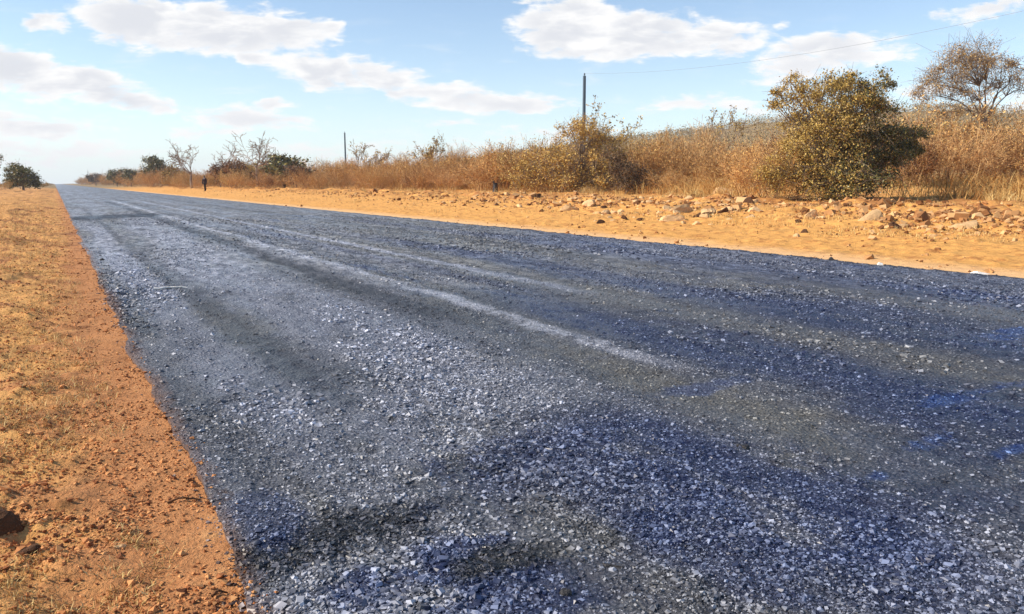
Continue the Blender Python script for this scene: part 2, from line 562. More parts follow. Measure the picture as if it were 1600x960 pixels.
def chip_material():
    m, t, p = material("tarred_stone_chips")
    g = t.node('ShaderNodeNewGeometry')
    pos, isl = g.outputs['Position'], g.outputs['Random Per Island']
    chip = t.m('POWER', isl, 2.3)
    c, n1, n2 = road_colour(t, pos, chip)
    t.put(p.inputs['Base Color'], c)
    t.put(p.inputs['Roughness'], t.ss(isl, 0, 1, .40, .6))
    return m


def island_material(name, stops, rough=.9, spec=.2, bump=0.0, scale=60):
    """A material whose colour differs from piece to piece."""
    m, t, p = material(name)
    g = t.node('ShaderNodeNewGeometry')
    r = t.node('ShaderNodeValToRGB')
    t.put(r.inputs[0], g.outputs['Random Per Island'])
    el = r.color_ramp.elements
    while len(el) < len(stops):
        el.new(.5)
    for e, (q, c) in zip(el, stops):
        e.position = q
        e.color = (*c, 1)
    col = r.outputs[0]
    oi = t.node('ShaderNodeObjectInfo').outputs['Random']
    n = t.noise(g.outputs['Position'], .5, 2, .5)
    k = t.m('ADD', t.ss(oi, 0, 1, .82, 1.12), t.m('MULTIPLY', t.m('SUBTRACT', n, .5), .4))
    col = t.vm('SCALE', col, None, k)
    if bump:
        nn = t.noise(g.outputs['Position'], scale, 4, .65)
        col = t.mix(t.ss(nn, .35, .7, 0, .5), col, t.vm('SCALE', col, None, .6))
        t.put(p.inputs['Normal'], t.bump(nn, bump, .02))
    t.put(p.inputs['Base Color'], col)
    p.inputs['Roughness'].default_value = rough
    p.inputs['Specular IOR Level'].default_value = spec
    return m


M_GROUND = ground_material()
M_ROAD = road_material()
M_CHIP = chip_material()
M_CLOD = island_material("red_soil_clods", [(0, (.10, .035, .015)), (.3, (.30, .11, .04)), (.6, (.52, .22, .08)), (1, (.66, .33, .13))])
M_SANDCLOD = island_material("orange_rubble", [(0, (.16, .06, .022)), (.4, (.46, .21, .075)), (1, (.84, .52, .24))])
M_STRAW = island_material("dry_straw", [(0, (.36, .19, .055)), (.5, (.66, .42, .15)), (1, (.86, .66, .30))], .8, .2)
M_TWIG = island_material("dry_orange_twigs", [(0, (.22, .10, .04)), (.5, (.52, .29, .12)), (1, (.72, .48, .22))], .85, .2)
M_DRYLEAF = island_material("dry_orange_leaves", [(0, (.38, .17, .045)), (.5, (.66, .36, .11)), (1, (.80, .54, .20))], .8, .2)
M_OLIVELEAF = island_material("olive_dusty_leaves", [(0, (.20, .13, .04)), (.5, (.46, .29, .075)), (1, (.64, .44, .14))], .7, .3)
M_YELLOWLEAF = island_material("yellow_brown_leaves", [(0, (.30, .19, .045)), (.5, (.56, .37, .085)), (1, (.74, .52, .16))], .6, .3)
M_BROWNLEAF = island_material("brown_leaves", [(0, (.10, .05, .025)), (.5, (.22, .11, .045)), (1, (.38, .20, .08))], .7, .3)
M_TANLEAF = island_material("tan_brown_leaves", [(0, (.26, .15, .06)), (.5, (.46, .29, .12)), (1, (.66, .45, .20))], .8, .2)
M_GOLDLEAF = island_material("golden_brown_leaves", [(0, (.40, .22, .055)), (.5, (.68, .42, .11)), (1, (.84, .60, .20))], .8, .2)
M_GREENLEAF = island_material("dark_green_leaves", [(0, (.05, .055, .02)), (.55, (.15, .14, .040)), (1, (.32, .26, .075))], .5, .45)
M_DARKLEAF = island_material("dark_brown_leaves", [(0, (.045, .028, .014)), (.6, (.11, .065, .028)), (1, (.26, .155, .06))], .7, .3)
M_BARK = island_material("grey_brown_bark", [(0, (.20, .14, .10)), (1, (.34, .25, .18))], .9, .2)
M_RIDGE = island_material("ridge_woodland_leaves", [(0, (.16, .13, .06)), (.5, (.34, .24, .11)), (1, (.48, .33, .15))], .8, .2)
M_STONE = island_material("pale_sandstone", [(0, (.58, .31, .13)), (1, (.80, .54, .28))], .9, .2, .8, 14)  # pale sandy stone, tone varies at random per piece
M_DARKSTONE = island_material("tar_black_stone", [(0, (.015, .014, .016)), (1, (.05, .045, .045))], .6, .4, .8, 40)
M_BROWNSTONE = island_material("dark_brown_stone", [(0, (.07, .032, .016)), (1, (.13, .06, .028))], .9, .2, .8, 40)
M_WHITESTONE = island_material("white_stone", [(0, (.72, .68, .62)), (1, (.80, .77, .72))], .8, .2, .5, 30)
M_POLE = island_material("grey_treated_pole", [(0, (.09, .13, .17)), (1, (.13, .17, .21))], .8, .2, .4, 8)
M_WIRE = island_material("power_wire", [(0, (.30, .34, .38)), (1, (.30, .34, .38))], .6, .4)

# ------------------------------------------------------------------ ground sheet (one sheet, to the horizon)


def axis_spread(start, step, grow, end, sign=1):
    out, v, s = [], start, step
    while v < end:
        v += s
        s *= grow
        out.append(v)
    return out


left = sorted(-v for v in axis_spread(1.2, .015, 1.05, 1700))
mid_l = list(np.arange(-1.2, .50, .0135))
under = [.52, .6, .75, 1.2, 2, 3, 4, 5, 6, 7, 8, 8.6, 8.9]
mid_r = list(np.arange(9.0, 17, .045))
right = axis_spread(17, .05, 1.03, 1700)
xs = np.array(left + mid_l + under + mid_r + right)
ys = [1.0]
while ys[-1] < 1700:
    ys.append(ys[-1] + max(.009, ys[-1] * .0052))
back = sorted(1.0 - v for v in axis_spread(0, .05, 1.18, 600))
ys = np.array(back + ys)


def ground_z(X, Y):
    z = terrain(X, Y)
    el, er = edge_left(Y), edge_right(Y)
    fl = sstep(X, el + .04, el + .16)
    fr = sstep(X, er - .04, er - .18)
    inside = np.minimum(fl, fr)
    l = np.maximum(el - X, 0)
    s = np.maximum(X - er, 0)
    # clods and ruts close up
    near = 1 - sstep(np.hypot(X, Y), 25, 60)
    ruff = .030 * fbm(X * 5, Y * 5, 4, 61) + .022 * np.maximum(fbm(X * 16, Y * 16, 3, 62), 0)
    ruff = ruff * (.45 + .9 * sstep(l, .10, .5))
    ruffr = .09 * fbm(X * 2.0, Y * 2.0, 4, 63) * sstep(s, 1.0, 6) + .02 * fbm(X * 2.2, Y * 2.2, 4, 67) + .06 * np.maximum(fbm(X * 6, Y * 6, 3, 64), 0)
    z = z + near * np.where(X < 4, ruff, ruffr * sstep(s, .1, 1.2))
    # two soft hollows in the left foreground
    for hx_, hy_, hr, hd in ((-.24, 2.86, .085, .05), (-.145, 2.66, .05, .035)):
        z = z - hd * np.exp(-(((X - hx_) ** 2 + (Y - hy_) ** 2) / hr ** 2))
    z = z * (1 - inside) - .16 * inside
    return z - .004


g = obj("ground", grid_mesh("ground", xs, ys, ground_z), M_GROUND)
tag(g, kind='structure')

# ------------------------------------------------------------------ road
rows = [-40, -20, -10, -4, -1, 0, .5]
while rows[-1] < 1600:
    rows.append(rows[-1] + max(.014, rows[-1] * .006))
ry = np.array(rows)
fr_x = np.concatenate([np.linspace(0, .5, 230), np.linspace(.5, 1, 120)[1:]])
Xr = edge_left(ry)[:, None] * (1 - fr_x)[None] + edge_right(ry)[:, None] * fr_x[None]
Yr = np.repeat(ry[:, None], len(fr_x), 1)


def road_top(X, Y):
    z = .008 + .055 * (1 - ((X - 4.8) / 4.5) ** 2).clip(0, 1)
    near = 1 - sstep(np.hypot(X, Y), 20, 50)
    z = z + near * (.011 * fbm(X * 7, Y * 4, 4, 71) + .016 * fbm(X * 16, Y * 13, 3, 73) + .012 * fbm(X * 1.5, Y * .6, 3, 72))
    z = z + .012 * np.exp(-((X - 2.92) / .12) ** 2) - .010 * np.exp(-((X - 2.5) / .2) ** 2)
    return z


Zr = road_top(Xr, Yr)
# skirts
Xf = np.concatenate([Xr[:, :1] - .015, Xr, Xr[:, -1:] + .015], 1)
Yf = np.concatenate([Yr[:, :1], Yr, Yr[:, -1:]], 1)
Zf = np.concatenate([Zr[:, :1] * 0 - .14, Zr, Zr[:, -1:] * 0 - .14], 1)
n, mm = Xf.shape
i = np.arange(n * mm).reshape(n, mm)
Fq = np.stack([i[:-1, :-1].ravel(), i[:-1, 1:].ravel(), i[1:, 1:].ravel(), i[1:, :-1].ravel()], 1)
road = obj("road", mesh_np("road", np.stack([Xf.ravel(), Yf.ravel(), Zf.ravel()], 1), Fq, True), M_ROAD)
flat_side = np.ones((n - 1, mm - 1), bool)
flat_side[:, 0] = flat_side[:, -1] = False
road.data.polygons.foreach_set('use_smooth', flat_side.ravel())
tag(road, kind='structure')

# ------------------------------------------------------------------ scattered small stuff
rng = np.random.default_rng(7)
OCT_V = np.array([[1, 0, 0], [-1, 0, 0], [0, 1, 0], [0, -1, 0], [0, 0, 1], [0, 0, -1]], float)
OCT_F = np.array([[0, 2, 4], [2, 1, 4], [1, 3, 4], [3, 0, 4], [2, 0, 5], [1, 2, 5], [3, 1, 5], [0, 3, 5]])
CUBE_V = np.array([[a, b, c] for a in (-1, 1) for b in (-1, 1) for c in (-1, 1)], float) * .72
CUBE_F = np.array([[0, 1, 3, 2], [4, 6, 7, 5], [0, 4, 5, 1], [2, 3, 7, 6], [0, 2, 6, 4], [1, 5, 7, 3]])


def rot_mats(n, rng):
    q = rng.normal(size=(n, 4))
    q /= np.linalg.norm(q, axis=1)[:, None]
    w, x, y, z = q.T
    return np.stack([1 - 2 * (y * y + z * z), 2 * (x * y - z * w), 2 * (x * z + y * w),
                     2 * (x * y + z * w), 1 - 2 * (x * x + z * z), 2 * (y * z - x * w),
                     2 * (x * z - y * w), 2 * (y * z + x * w), 1 - 2 * (x * x + y * y)], 1).reshape(n, 3, 3)


def scatter_stones(name, P, size, mat, rng, flat=.7, cube=True, jit=.35):
    BV, BF = (CUBE_V, CUBE_F) if cube else (OCT_V, OCT_F)
    n = len(P)
    V = BV[None] * (1 + rng.uniform(-jit, jit, (n, len(BV), 3)))
    V = V * rng.uniform(.6, 1.2, (n, 1, 3))
    V = np.einsum('nij,nkj->nki', rot_mats(n, rng), V)
    V = V * size[:, None, None] * .5
    V[:, :, 2] *= flat
    V += P[:, None, :]
    F = BF[None] + (np.arange(n) * len(BV))[:, None, None]
    return obj(name, mesh_np(name, V.reshape(-1, 3), F.reshape(-1, BF.shape[1])), mat)


def polar_pts(n, r0, r1, th0, th1, rng, power=1.0):
    """Points thinning with distance so that they look evenly dense."""
    u = rng.uniform(0, 1, n)
    r = r0 * (r1 / r0) ** (u ** power)
    th = np.radians(rng.uniform(th0, th1, n))
    return np.sin(th) * r, np.cos(th) * r


# stone chips on the seal
x, y = polar_pts(420000, 1.4, 26, -8, 76, rng, .9)
k = (x > edge_left(y) - .09 * rng.uniform(0, 1, len(x)) ** 5) & (x < edge_right(y) - .05)
dn = fbm(x * .9, y * .35, 4, 81) + .25 * fbm(x * 4, y * 4, 2, 82)
smooth = np.exp(-((x - 2.55) / .28) ** 2) + np.exp(-((x - 1.12) / .16) ** 2) + .8 * np.exp(-((x - 4.25) / .35) ** 2) + .8 * np.exp(-((x - 6.2) / .5) ** 2)
k &= rng.uniform(0, 1, len(x)) < np.clip(.66 + dn * 1.7, .06, 1) * (1 - .72 * np.clip(smooth, 0, 1))
x, y = x[k], y[k]
r = np.hypot(x, y)
size = np.clip(rng.lognormal(math.log(.0090), .48, len(x)), .005, .028) * (1 + np.clip((r - 3) / 12, 0, 1) * 1.1)
big = np.clip(.75 + 1.1 * fbm(x * .7, y * .4, 3, 83), .65, 1.25)
size = size * big
P = np.stack([x, y, np.where(x > edge_left(y), road_top(x, y), ground_z(x, y)) + size * .07], 1)
tag(scatter_stones("loose_gravel", P, size, M_CHIP, rng, .62, True, .55), "blue grey stone chips strewn all over the freshly sealed road",
    "gravel", kind='stuff')

# crumbs of soil on the left verge
x, y = polar_pts(170000, 1.3, 40, -32, 16, rng, .95)
k = x < edge_left(y) + .09 * rng.uniform(-1, 1, len(x)) ** 3
l = edge_left(y) - x
k &= rng.uniform(0, 1, len(x)) < np.where(l < .2, .65, 1.0) * np.clip(.8 + 2.2 * fbm(x * 3, y * 3, 3, 84), .08, 1)
x, y = x[k], y[k]
size = np.clip(rng.lognormal(math.log(.0085), .48, len(x)), .004, .034) * (1 + np.clip((np.hypot(x, y) - 4) / 12, 0, 1.5) * .8)
P = np.stack([x, y, np.where(x < edge_left(y), ground_z(x, y), road_top(x, y)) + size * .15], 1)
tag(scatter_stones("soil_crumbs", P, size, M_CLOD, rng, .75, False, .4), "red soil crumbs and small clods scattered on the left verge", "soil", kind='stuff')

# rubble crumbs on the right verge: a belt beside the scrub and a thin sprinkle
x, y = polar_pts(130000, 9, 90, 5, 80, rng, 1)
s = x - edge_right(y)
belt = np.exp(-((s - 8) / 3.2) ** 2)
k = (s > .05) & (s < 22) & (rng.uniform(0, 1, len(x)) < (.05 + .95 * belt ** 1.3) * np.clip(.6 + 2.4 * fbm(x * .6, y * .6, 3, 85), .05, 1))
x, y, belt = x[k], y[k], belt[k]
size = np.clip(rng.lognormal(math.log(.05), .62, len(x)), .02, .34) * (.55 + .6 * belt)
P = np.stack([x, y, ground_z(x, y) + size * .15], 1)
tag(scatter_stones("rubble", P, size, M_SANDCLOD, rng, .8, True, .5), "orange rubble and clods along the foot of the dry scrub", "rubble", kind='stuff')


# ------------------------------------------------------------------ grass tufts
def blades(P, h, rng, width=.006, lean=.5):
    """Bent straw blades: two quads each."""
    n = len(P)
    a = rng.uniform(0, 2 * math.pi, n)
    b = rng.uniform(0, 2 * math.pi, n)
    ln = rng.uniform(.1, 1, n) * lean * h
    d = np.stack([np.cos(a) * ln, np.sin(a) * ln, h], 1)
    w = np.stack([np.cos(b), np.sin(b), np.zeros(n)], 1) * (width * .5 * rng.uniform(.6, 1.5, n))[:, None]
    m1 = P + d * np.array([.4, .4, .62])
    tip = P + d * np.array([1, 1, .95])
    V = np.stack([P - w, P + w, m1 + w * .8, m1 - w * .8, tip + w * .25, tip - w * .25], 1)
    F = np.array([[0, 1, 2, 3], [3, 2, 4, 5]])[None] + (np.arange(n) * 6)[:, None, None]
    return V.reshape(-1, 3), F.reshape(-1, 4)


def tufts(xc, yc, per, rad, hgt, rng, width, lean=.6):
    n = len(xc)
    x = np.repeat(xc, per) + rng.normal(0, 1, n * per) * np.repeat(rad, per)
    y = np.repeat(yc, per) + rng.normal(0, 1, n * per) * np.repeat(rad, per)
    h = np.repeat(hgt, per) * rng.uniform(.4, 1.1, n * per)
    z = ground_z(x, y) - .01
    return blades(np.stack([x, y, z], 1), h, rng, width, lean)


parts_v, parts_f, off = [], [], 0


def add(vf):
    global off
    v, f = vf
    parts_v.append(v)
    parts_f.append(f + off)
    off += len(v)


# short straw litter on the left verge
x, y = polar_pts(16000, 1.8, 60, -32, 8, rng, .8)
k = (x < edge_left(y) - .16 - .16 * rng.uniform(0, 1, len(x)) ** 2) & (fbm(x * 2.2, y * 1.3, 4, 91) > .03)
x, y = x[k], y[k]
r = np.hypot(x, y)
add(tufts(x, y, 11, .012 + r * .0032, .020 + r * .0036 + 0 * x, rng, .0030, 1.3))
# low straw on the right verge
x, y = polar_pts(9000, 11, 140, 5, 80, rng, 1)
s = x - edge_right(y)
k = (s > 2.0) & (fbm(x * .5, y * .5, 3, 92) + .03 * np.minimum(s, 12) > .20)
x, y = x[k], y[k]
r = np.hypot(x, y)
add(tufts(x, y, 10, .05 + r * .0035, .05 + r * .0028 + .0 * x, rng, .010, .8))
# taller tufts at the foot of the scrub
x, y = polar_pts(5200, 18, 120, 8, 80, rng, 1)
s = x - edge_right(y)
k = (s > 8.5) & (s < 17) & (fbm(x * .35, y * .35, 3, 97) > .06) & (np.hypot(x - 19.5, y - 15.8) > 4.6) & ~(((x - 28) / 9) ** 2 + ((y - 17.5) / 4) ** 2 < 1)
x, y = x[k], y[k]
r = np.hypot(x, y)
add(tufts(x, y, 34, .10 + r * .001, np.clip(.22 + .7 * fbm(x * .5, y * .5, 2, 98), .10, .42), rng, .012, 1.1))
V, F = np.concatenate(parts_v), np.concatenate(parts_f)
tag(obj("dry_grass", mesh_np("dry_grass", V, F), M_STRAW), "short straw coloured dry grass on both verges", "grass", kind='stuff')

# tall dry grass in among and below the scrub
parts_v, parts_f, off = [], [], 0
x, y = polar_pts(22000, 26, 240, 8, 80, rng, 1)
s = x - edge_right(y)
gap = ((x - 30) / 7.5) ** 2 + ((y - 18.5) / 3.6) ** 2 < 1
k = (s > 15 + 4 * fbm(x * .12, y * .12, 2, 93)) & (s < 90) & ~gap
x, y = x[k], y[k]
r = np.hypot(x, y)
add(tufts(x, y, 12, .22 + r * .002, np.clip(.45 + 1.6 * fbm(x * .35, y * .35, 3, 94), .10, .85), rng, .016, 1.6))
V, F = np.concatenate(parts_v), np.concatenate(parts_f)
tag(obj("tall_dry_grass", mesh_np("tall_dry_grass", V, F), M_DRYLEAF), "tall orange dry grass filling the ground under the scrub", "grass", kind='stuff')


# ------------------------------------------------------------------ branches and leaves
def tubes(S, sides=3):
    """S: rows p0(3) p1(3) r0 r1 -> open tapered prisms."""
    S = np.asarray(S, float)
    p0, p1, r0, r1 = S[:, :3], S[:, 3:6], S[:, 6], S[:, 7]
    d = p1 - p0
    d /= np.linalg.norm(d, axis=1)[:, None] + 1e-9
    ref = np.where(np.abs(d[:, 2:3]) > .9, np.array([[1., 0, 0]]), np.array([[0, 0, 1.]]))
    u = np.cross(d, ref)
    u /= np.linalg.norm(u, axis=1)[:, None] + 1e-9
    v = np.cross(d, u)
    n = len(S)
    a = np.arange(sides) / sides * 2 * math.pi
    ring = np.cos(a)[None, :, None] * u[:, None] + np.sin(a)[None, :, None] * v[:, None]
    V = np.concatenate([p0[:, None] + ring * r0[:, None, None], p1[:, None] + ring * r1[:, None, None]], 1)
    k = np.arange(sides)
    F = np.stack([k, (k + 1) % sides, (k + 1) % sides + sides, k + sides], 1)
    F = F[None] + (np.arange(n) * 2 * sides)[:, None, None]
    return V.reshape(-1, 3), F.reshape(-1, 4)


def leaf_quads(C, size, rng, aspect=.55, droop=0.0):
    n = len(C)
    R = rot_mats(n, rng)
    u = R[:, :, 0] * (size * .5)[:, None]
    v = R[:, :, 1] * (size * .5 * aspect)[:, None]
    V = np.stack([C - u, C + v * .9 - u * .1, C + u, C - v * .9 - u * .1], 1)
    F = np.arange(n * 4).reshape(n, 4)
    return V.reshape(-1, 3), F


def grow(rng, p, d, L, r, lvl, P, S, tips):
    """Recursive branch; P: dict of settings."""
    nseg = P.get('nseg', 4)
    step = L / nseg
    d = d / np.linalg.norm(d)
    kids = P['kids'][lvl] if lvl < len(P['kids']) else 0
    for q in range(nseg):
        d = d + rng.normal(0, P.get('wig', .16), 3) + np.array([0, 0, P.get('up', .05)])
        d /= np.linalg.norm(d)
        p1 = p + d * step
        r1 = r * (.80 if q < nseg - 1 else .6)
        S.append((*p, *p1, r, r1))
        p, r = p1, r1
        if kids and q >= P.get('first', 1) - (lvl > 0):
            nk = kids // (nseg - 1) + (rng.uniform() < (kids % (nseg - 1)) / (nseg - 1))
            for _ in range(int(nk)):
                side = rng.normal(0, 1, 3)
                side -= d * side.dot(d)
                side /= np.linalg.norm(side)
                ang = rng.uniform(*P.get('ang', (.5, 1.0)))
                dd = d * math.cos(ang) + side * math.sin(ang)
                grow(rng, p, dd, L * rng.uniform(*P.get('len', (.45, .7))), r * .62, lvl + 1, P, S, tips)
    if lvl >= P.get('tiplvl', 2):
        tips.append(p)
    return p


def woody(seed, stems, base_r, height, P, tilt=(.1, .8), r0=.05, sz=(1, 1, 1)):
    rg = np.random.default_rng(seed)
    S, tips = [], []
    for _ in range(stems):
        a = rg.uniform(0, 2 * math.pi)
        q = base_r * math.sqrt(rg.uniform())
        tl = rg.uniform(*tilt)
        d = np.array([math.cos(a) * math.sin(tl), math.sin(a) * math.sin(tl), math.cos(tl)])
        grow(rg, np.array([math.cos(a) * q, math.sin(a) * q, -.05]), d, height * rg.uniform(.6, 1), r0 * rg.uniform(.6, 1), 0, P, S, tips)
    S = np.array(S)
    S[:, :3] *= sz
    S[:, 3:6] *= sz
    return S, np.array(tips) * np.array(sz), rg


# --- scrub: a fan of fine twigs with few dry leaves
def scrub_variant(seed, height, leafmat, twigmat, leafn, stems=26, size=.07):
    P = dict(nseg=4, kids=[7, 4, 0], wig=.13, up=.07, ang=(.35, .9), len=(.35, .6), tiplvl=1, first=1)
    S, tips, rg = woody(seed, stems, height * .32, height * .62, P, (.05, .85), .022)
    S[:, 6:8] = np.maximum(S[:, 6:8], .0065)
    stem_me = mesh_np("stems", *tubes(S, 3))
    stem_me.materials.append(twigmat)
    mid = (S[:, :3] + S[:, 3:6]) / 2
    c = mid[rg.integers(0, len(mid), leafn)] + rg.normal(0, .10, (leafn, 3)) * height / 3
    c = c[c[:, 2] > .05]
    leaf_me = mesh_np("foliage", *leaf_quads(c, rg.uniform(.6, 1.4, len(c)) * size, rg))
    leaf_me.materials.append(leafmat)
    return stem_me, leaf_me


SCRUB = [scrub_variant(100 + q, 3.0, M_DRYLEAF, M_TWIG, 3600, 26 + q) for q in range(4)]
OLIVE = [scrub_variant(120 + q, 3.0, M_OLIVELEAF, M_TWIG, 5200, 24, .085) for q in range(2)]
BROWN = [scrub_variant(160 + q, 2.4, M_BROWNLEAF, M_TWIG, 3000, 22, .085) for q in range(2)]
BARE = [scrub_variant(140 + q, 3.0, M_DRYLEAF, M_TWIG, 700, 34) for q in range(2)]


def put_plant(name, pair, x, y, sc, rz, label, cat, group=None, sink=.03, names=("stems", "foliage")):
    t = empty(name, (x, y, float(terrain(x, y)) - sink), rz, sc)
    tag(t, label, cat, group)
    for nm, me in zip(names, pair):
        obj(nm, me, None, t)
    return t


BOULDER = spot(1138, 303)
PAL = "dry scrub filling the slope beyond the road"
rs = random.Random(5)
placed = 0
L_SCRUB = {
    'front': "orange brown leafless scrub bush in the belt beside the road's right verge",
    'olive': "olive tinged scrub bush among the orange brown ones",
    'bare': "fine twigged bare bush poking up between the scrub bushes",
    'brown': "darker brown leafy bush among the orange brown scrub",
    'far': "small orange scrub bush in the far belt where the road narrows",
}


def add_scrub(x, y, sc, kind):
    global placed
    pairs = {'front': SCRUB, 'far': SCRUB, 'olive': OLIVE, 'bare': BARE, 'brown': BROWN}[kind]
    nm = {'front': 'scrub_bush', 'far': 'scrub_bush', 'olive': 'olive_bush', 'bare': 'bare_bush', 'brown': 'brown_bush'}[kind]
    grp = {'front': PAL, 'far': 'small scrub bushes in the distance', 'olive': 'olive bushes in the scrub', 'bare': 'bare bushes in the scrub', 'brown': 'dark brown bushes in the scrub'}[kind]
    dx_, dy_ = x - BOULDER[0], y - BOULDER[1]
    if math.hypot(dx_, dy_) < 3.2 or math.hypot(dx_ + BOULDER[0] * .09, dy_ + BOULDER[1] * .09) < 2.6:
        return
    z = sc * rs.uniform(.72, 1.30)
    put_plant(nm, rs.choice(pairs), x, y, (sc * rs.uniform(.9, 1.3), sc * rs.uniform(.9, 1.3), z), rs.uniform(0, 6.28), L_SCRUB[kind], 'bush', grp)
    placed += 1


def front_x(y):
    return float(np.interp(y, [10, 45, 80, 120, 600], [27.5, 25.5, 20.0, 17.0, 15.5]))


# rows going back from the front of the belt, parallel to the road
for (off_x, ylo, yhi, n, s0, s1) in [
    (0, 18, 150, 58, .50, .95), (3.5, 14, 170, 52, .75, 1.20), (9, 10, 190, 40, .9, 1.4), (17, 8, 200, 30, 1.0, 1.5), (28, 10, 220, 22, 1.1, 1.7),
]:
    for q in range(n):
        u = (q + rs.uniform(.1, .9)) / n
        yy = ylo * (yhi / ylo) ** u
        xx = front_x(yy) + off_x + rs.uniform(-1.8, 1.8)
        if (xx - 31) ** 2 / 64 + (yy - 19) ** 2 / 20 < 1 or (off_x < 5 and yy < 24):
            continue
        kind = rs.choices(['front', 'olive', 'bare', 'brown'], [.54, .19, .15, .12])[0]
        if fbm(np.array(xx * .11), np.array(yy * .06), 2, 201) < -.22 and off_x < 4:
            continue
        add_scrub(xx, yy, rs.uniform(s0, s1) * (1.06 if yy < 60 and off_x > 2 else 1.0), kind)
for q in range(46):
    u = (q + rs.uniform(0, 1)) / 46
    yy = 145 * (640 / 145) ** u
    add_scrub(front_x(yy) + rs.uniform(-1, 4), yy, rs.uniform(.65, 1.4) * (1 + .25 * u), 'far')

# --- plants shaped from leaf clumps carried on curved limbs
def limb(rg, a, b, r0, r1, seg=6, sag=.18):
    """A curved limb from a to b."""
    a, b = np.array(a, float), np.array(b, float)
    L = np.linalg.norm(b - a)
    c1 = a + (b - a) * .4 + np.array([0, 0, 1]) * L * sag + rg.normal(0, .06, 3) * L
    P = []
    for q in range(seg + 1):
        u = q / seg
        P.append((1 - u) ** 2 * a + 2 * u * (1 - u) * c1 + u * u * b + (rg.normal(0, .012, 3) * L if 0 < q < seg else 0))
    return [(*P[q], *P[q + 1], r0 + (r1 - r0) * q / seg, r0 + (r1 - r0) * (q + 1) / seg) for q in range(seg)]


def clump_plant(name, seed, px, depth, label, cat, blobs, per, lsize, leafmat, fork=(0, 0, .2), r0=.08, trunk=True, yellow=None, twigs=5, flat=.75, group=None):
    """blobs: rows of (across, away, height, spread, count) ellipsoids filled with leaf clumps, in metres."""
    rg = np.random.default_rng(seed)
    S, C = [], []
    fork = np.array(fork, float)
    for (bx_, by_, bz_, rx_, rz_, cnt, cr) in blobs:
        hub = np.array([bx_ * .55, by_ * .55, fork[2] + (bz_ - fork[2]) * .55])
        low = fork * rg.uniform(.74, 1.0)
        S += limb(rg, low, hub, r0 * .55, r0 * .3)
        for _ in range(cnt):
            v = rg.normal(0, 1, 3)
            v *= rg.uniform(.35, 1) ** .6 / np.linalg.norm(v)
            c = np.array([bx_ + v[0] * rx_, by_ + v[1] * rx_, bz_ + v[2] * rz_])
            if c[2] < .12:
                c[2] = rg.uniform(.1, .35)
            S += limb(rg, hub, c, r0 * .22, r0 * .06, 4, .10)
            for _ in range(twigs):
                e = c + rg.normal(0, cr, 3)
                S += limb(rg, c, e, r0 * .06, r0 * .03, 2, .05)
            C.append((c, cr * rg.uniform(.6, 1.3)))
    S = np.array(S)
    S[:, 6:8] = np.maximum(S[:, 6:8], .00013 * depth)
    cc = np.array([c for c, _ in C])
    cr = np.array([q for _, q in C])
    idx = rg.integers(0, len(cc), per * len(cc))
    L = cc[idx] + rg.normal(0, 1, (len(idx), 3)) * cr[idx][:, None] * np.array([.62, .62, .62 * flat])
    L = L[L[:, 2] > .03]
    x, y = at(px, depth)
    t = empty(name, (x, y, float(terrain(x, y)) - .05), -YAW)
    tag(t, label, cat, group)
    if trunk:
        T = limb(rg, (0, 0, -.1), fork, r0 * 1.2, r0 * .8, 5, 0)
        obj("trunk", mesh_np("trunk", *tubes(T, 8), True), M_BARK, t)
    obj("branches", mesh_np("branches", *tubes(S, 3)), M_BARK, t)
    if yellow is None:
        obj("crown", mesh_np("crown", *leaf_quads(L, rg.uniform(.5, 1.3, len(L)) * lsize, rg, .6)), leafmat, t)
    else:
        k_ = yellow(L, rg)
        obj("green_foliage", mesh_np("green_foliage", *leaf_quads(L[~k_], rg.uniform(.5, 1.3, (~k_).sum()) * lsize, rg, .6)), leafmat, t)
        obj("yellow_foliage", mesh_np("yellow_foliage", *leaf_quads(L[k_], rg.uniform(.5, 1.3, k_.sum()) * lsize * .9, rg, .6)), M_YELLOWLEAF, t)
    return t


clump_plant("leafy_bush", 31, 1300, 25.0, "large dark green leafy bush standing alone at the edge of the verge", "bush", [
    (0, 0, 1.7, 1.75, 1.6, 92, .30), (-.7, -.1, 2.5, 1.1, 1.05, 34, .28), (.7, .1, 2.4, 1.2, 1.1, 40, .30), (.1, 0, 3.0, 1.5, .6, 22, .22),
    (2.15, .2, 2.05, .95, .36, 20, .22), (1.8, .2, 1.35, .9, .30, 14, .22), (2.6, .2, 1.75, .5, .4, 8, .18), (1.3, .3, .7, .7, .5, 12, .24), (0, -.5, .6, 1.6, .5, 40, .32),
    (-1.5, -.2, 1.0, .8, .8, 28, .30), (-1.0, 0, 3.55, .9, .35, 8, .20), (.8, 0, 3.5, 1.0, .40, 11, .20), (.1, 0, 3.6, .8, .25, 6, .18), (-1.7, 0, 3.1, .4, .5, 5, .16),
], 190, .074, M_GREENLEAF, fork=(0, 0, .25), r0=.11, twigs=8, yellow=lambda L, rg: (-L[:, 0] * 1.0 + (L[:, 2] - 1.6) * .35 - L[:, 1] * .3 + rg.normal(0, .7, len(L))) > .10)  # yellow leaves gather on the left, top and near side

# --- companion bush at its left foot, straw coloured
sx, sy = at(1215, 25.5)
put_plant("scrub_bush", SCRUB[1], sx, sy, (.62, .62, .74), 1.0, "straw coloured twiggy bush leaning against the left of the leafy bush", "bush")
sx, sy = at(1175, 28)
put_plant("scrub_bush", SCRUB[2], sx, sy, (.60, .60, .72), 2.0, "low straw coloured bush just left of the large leafy bush", "bush")

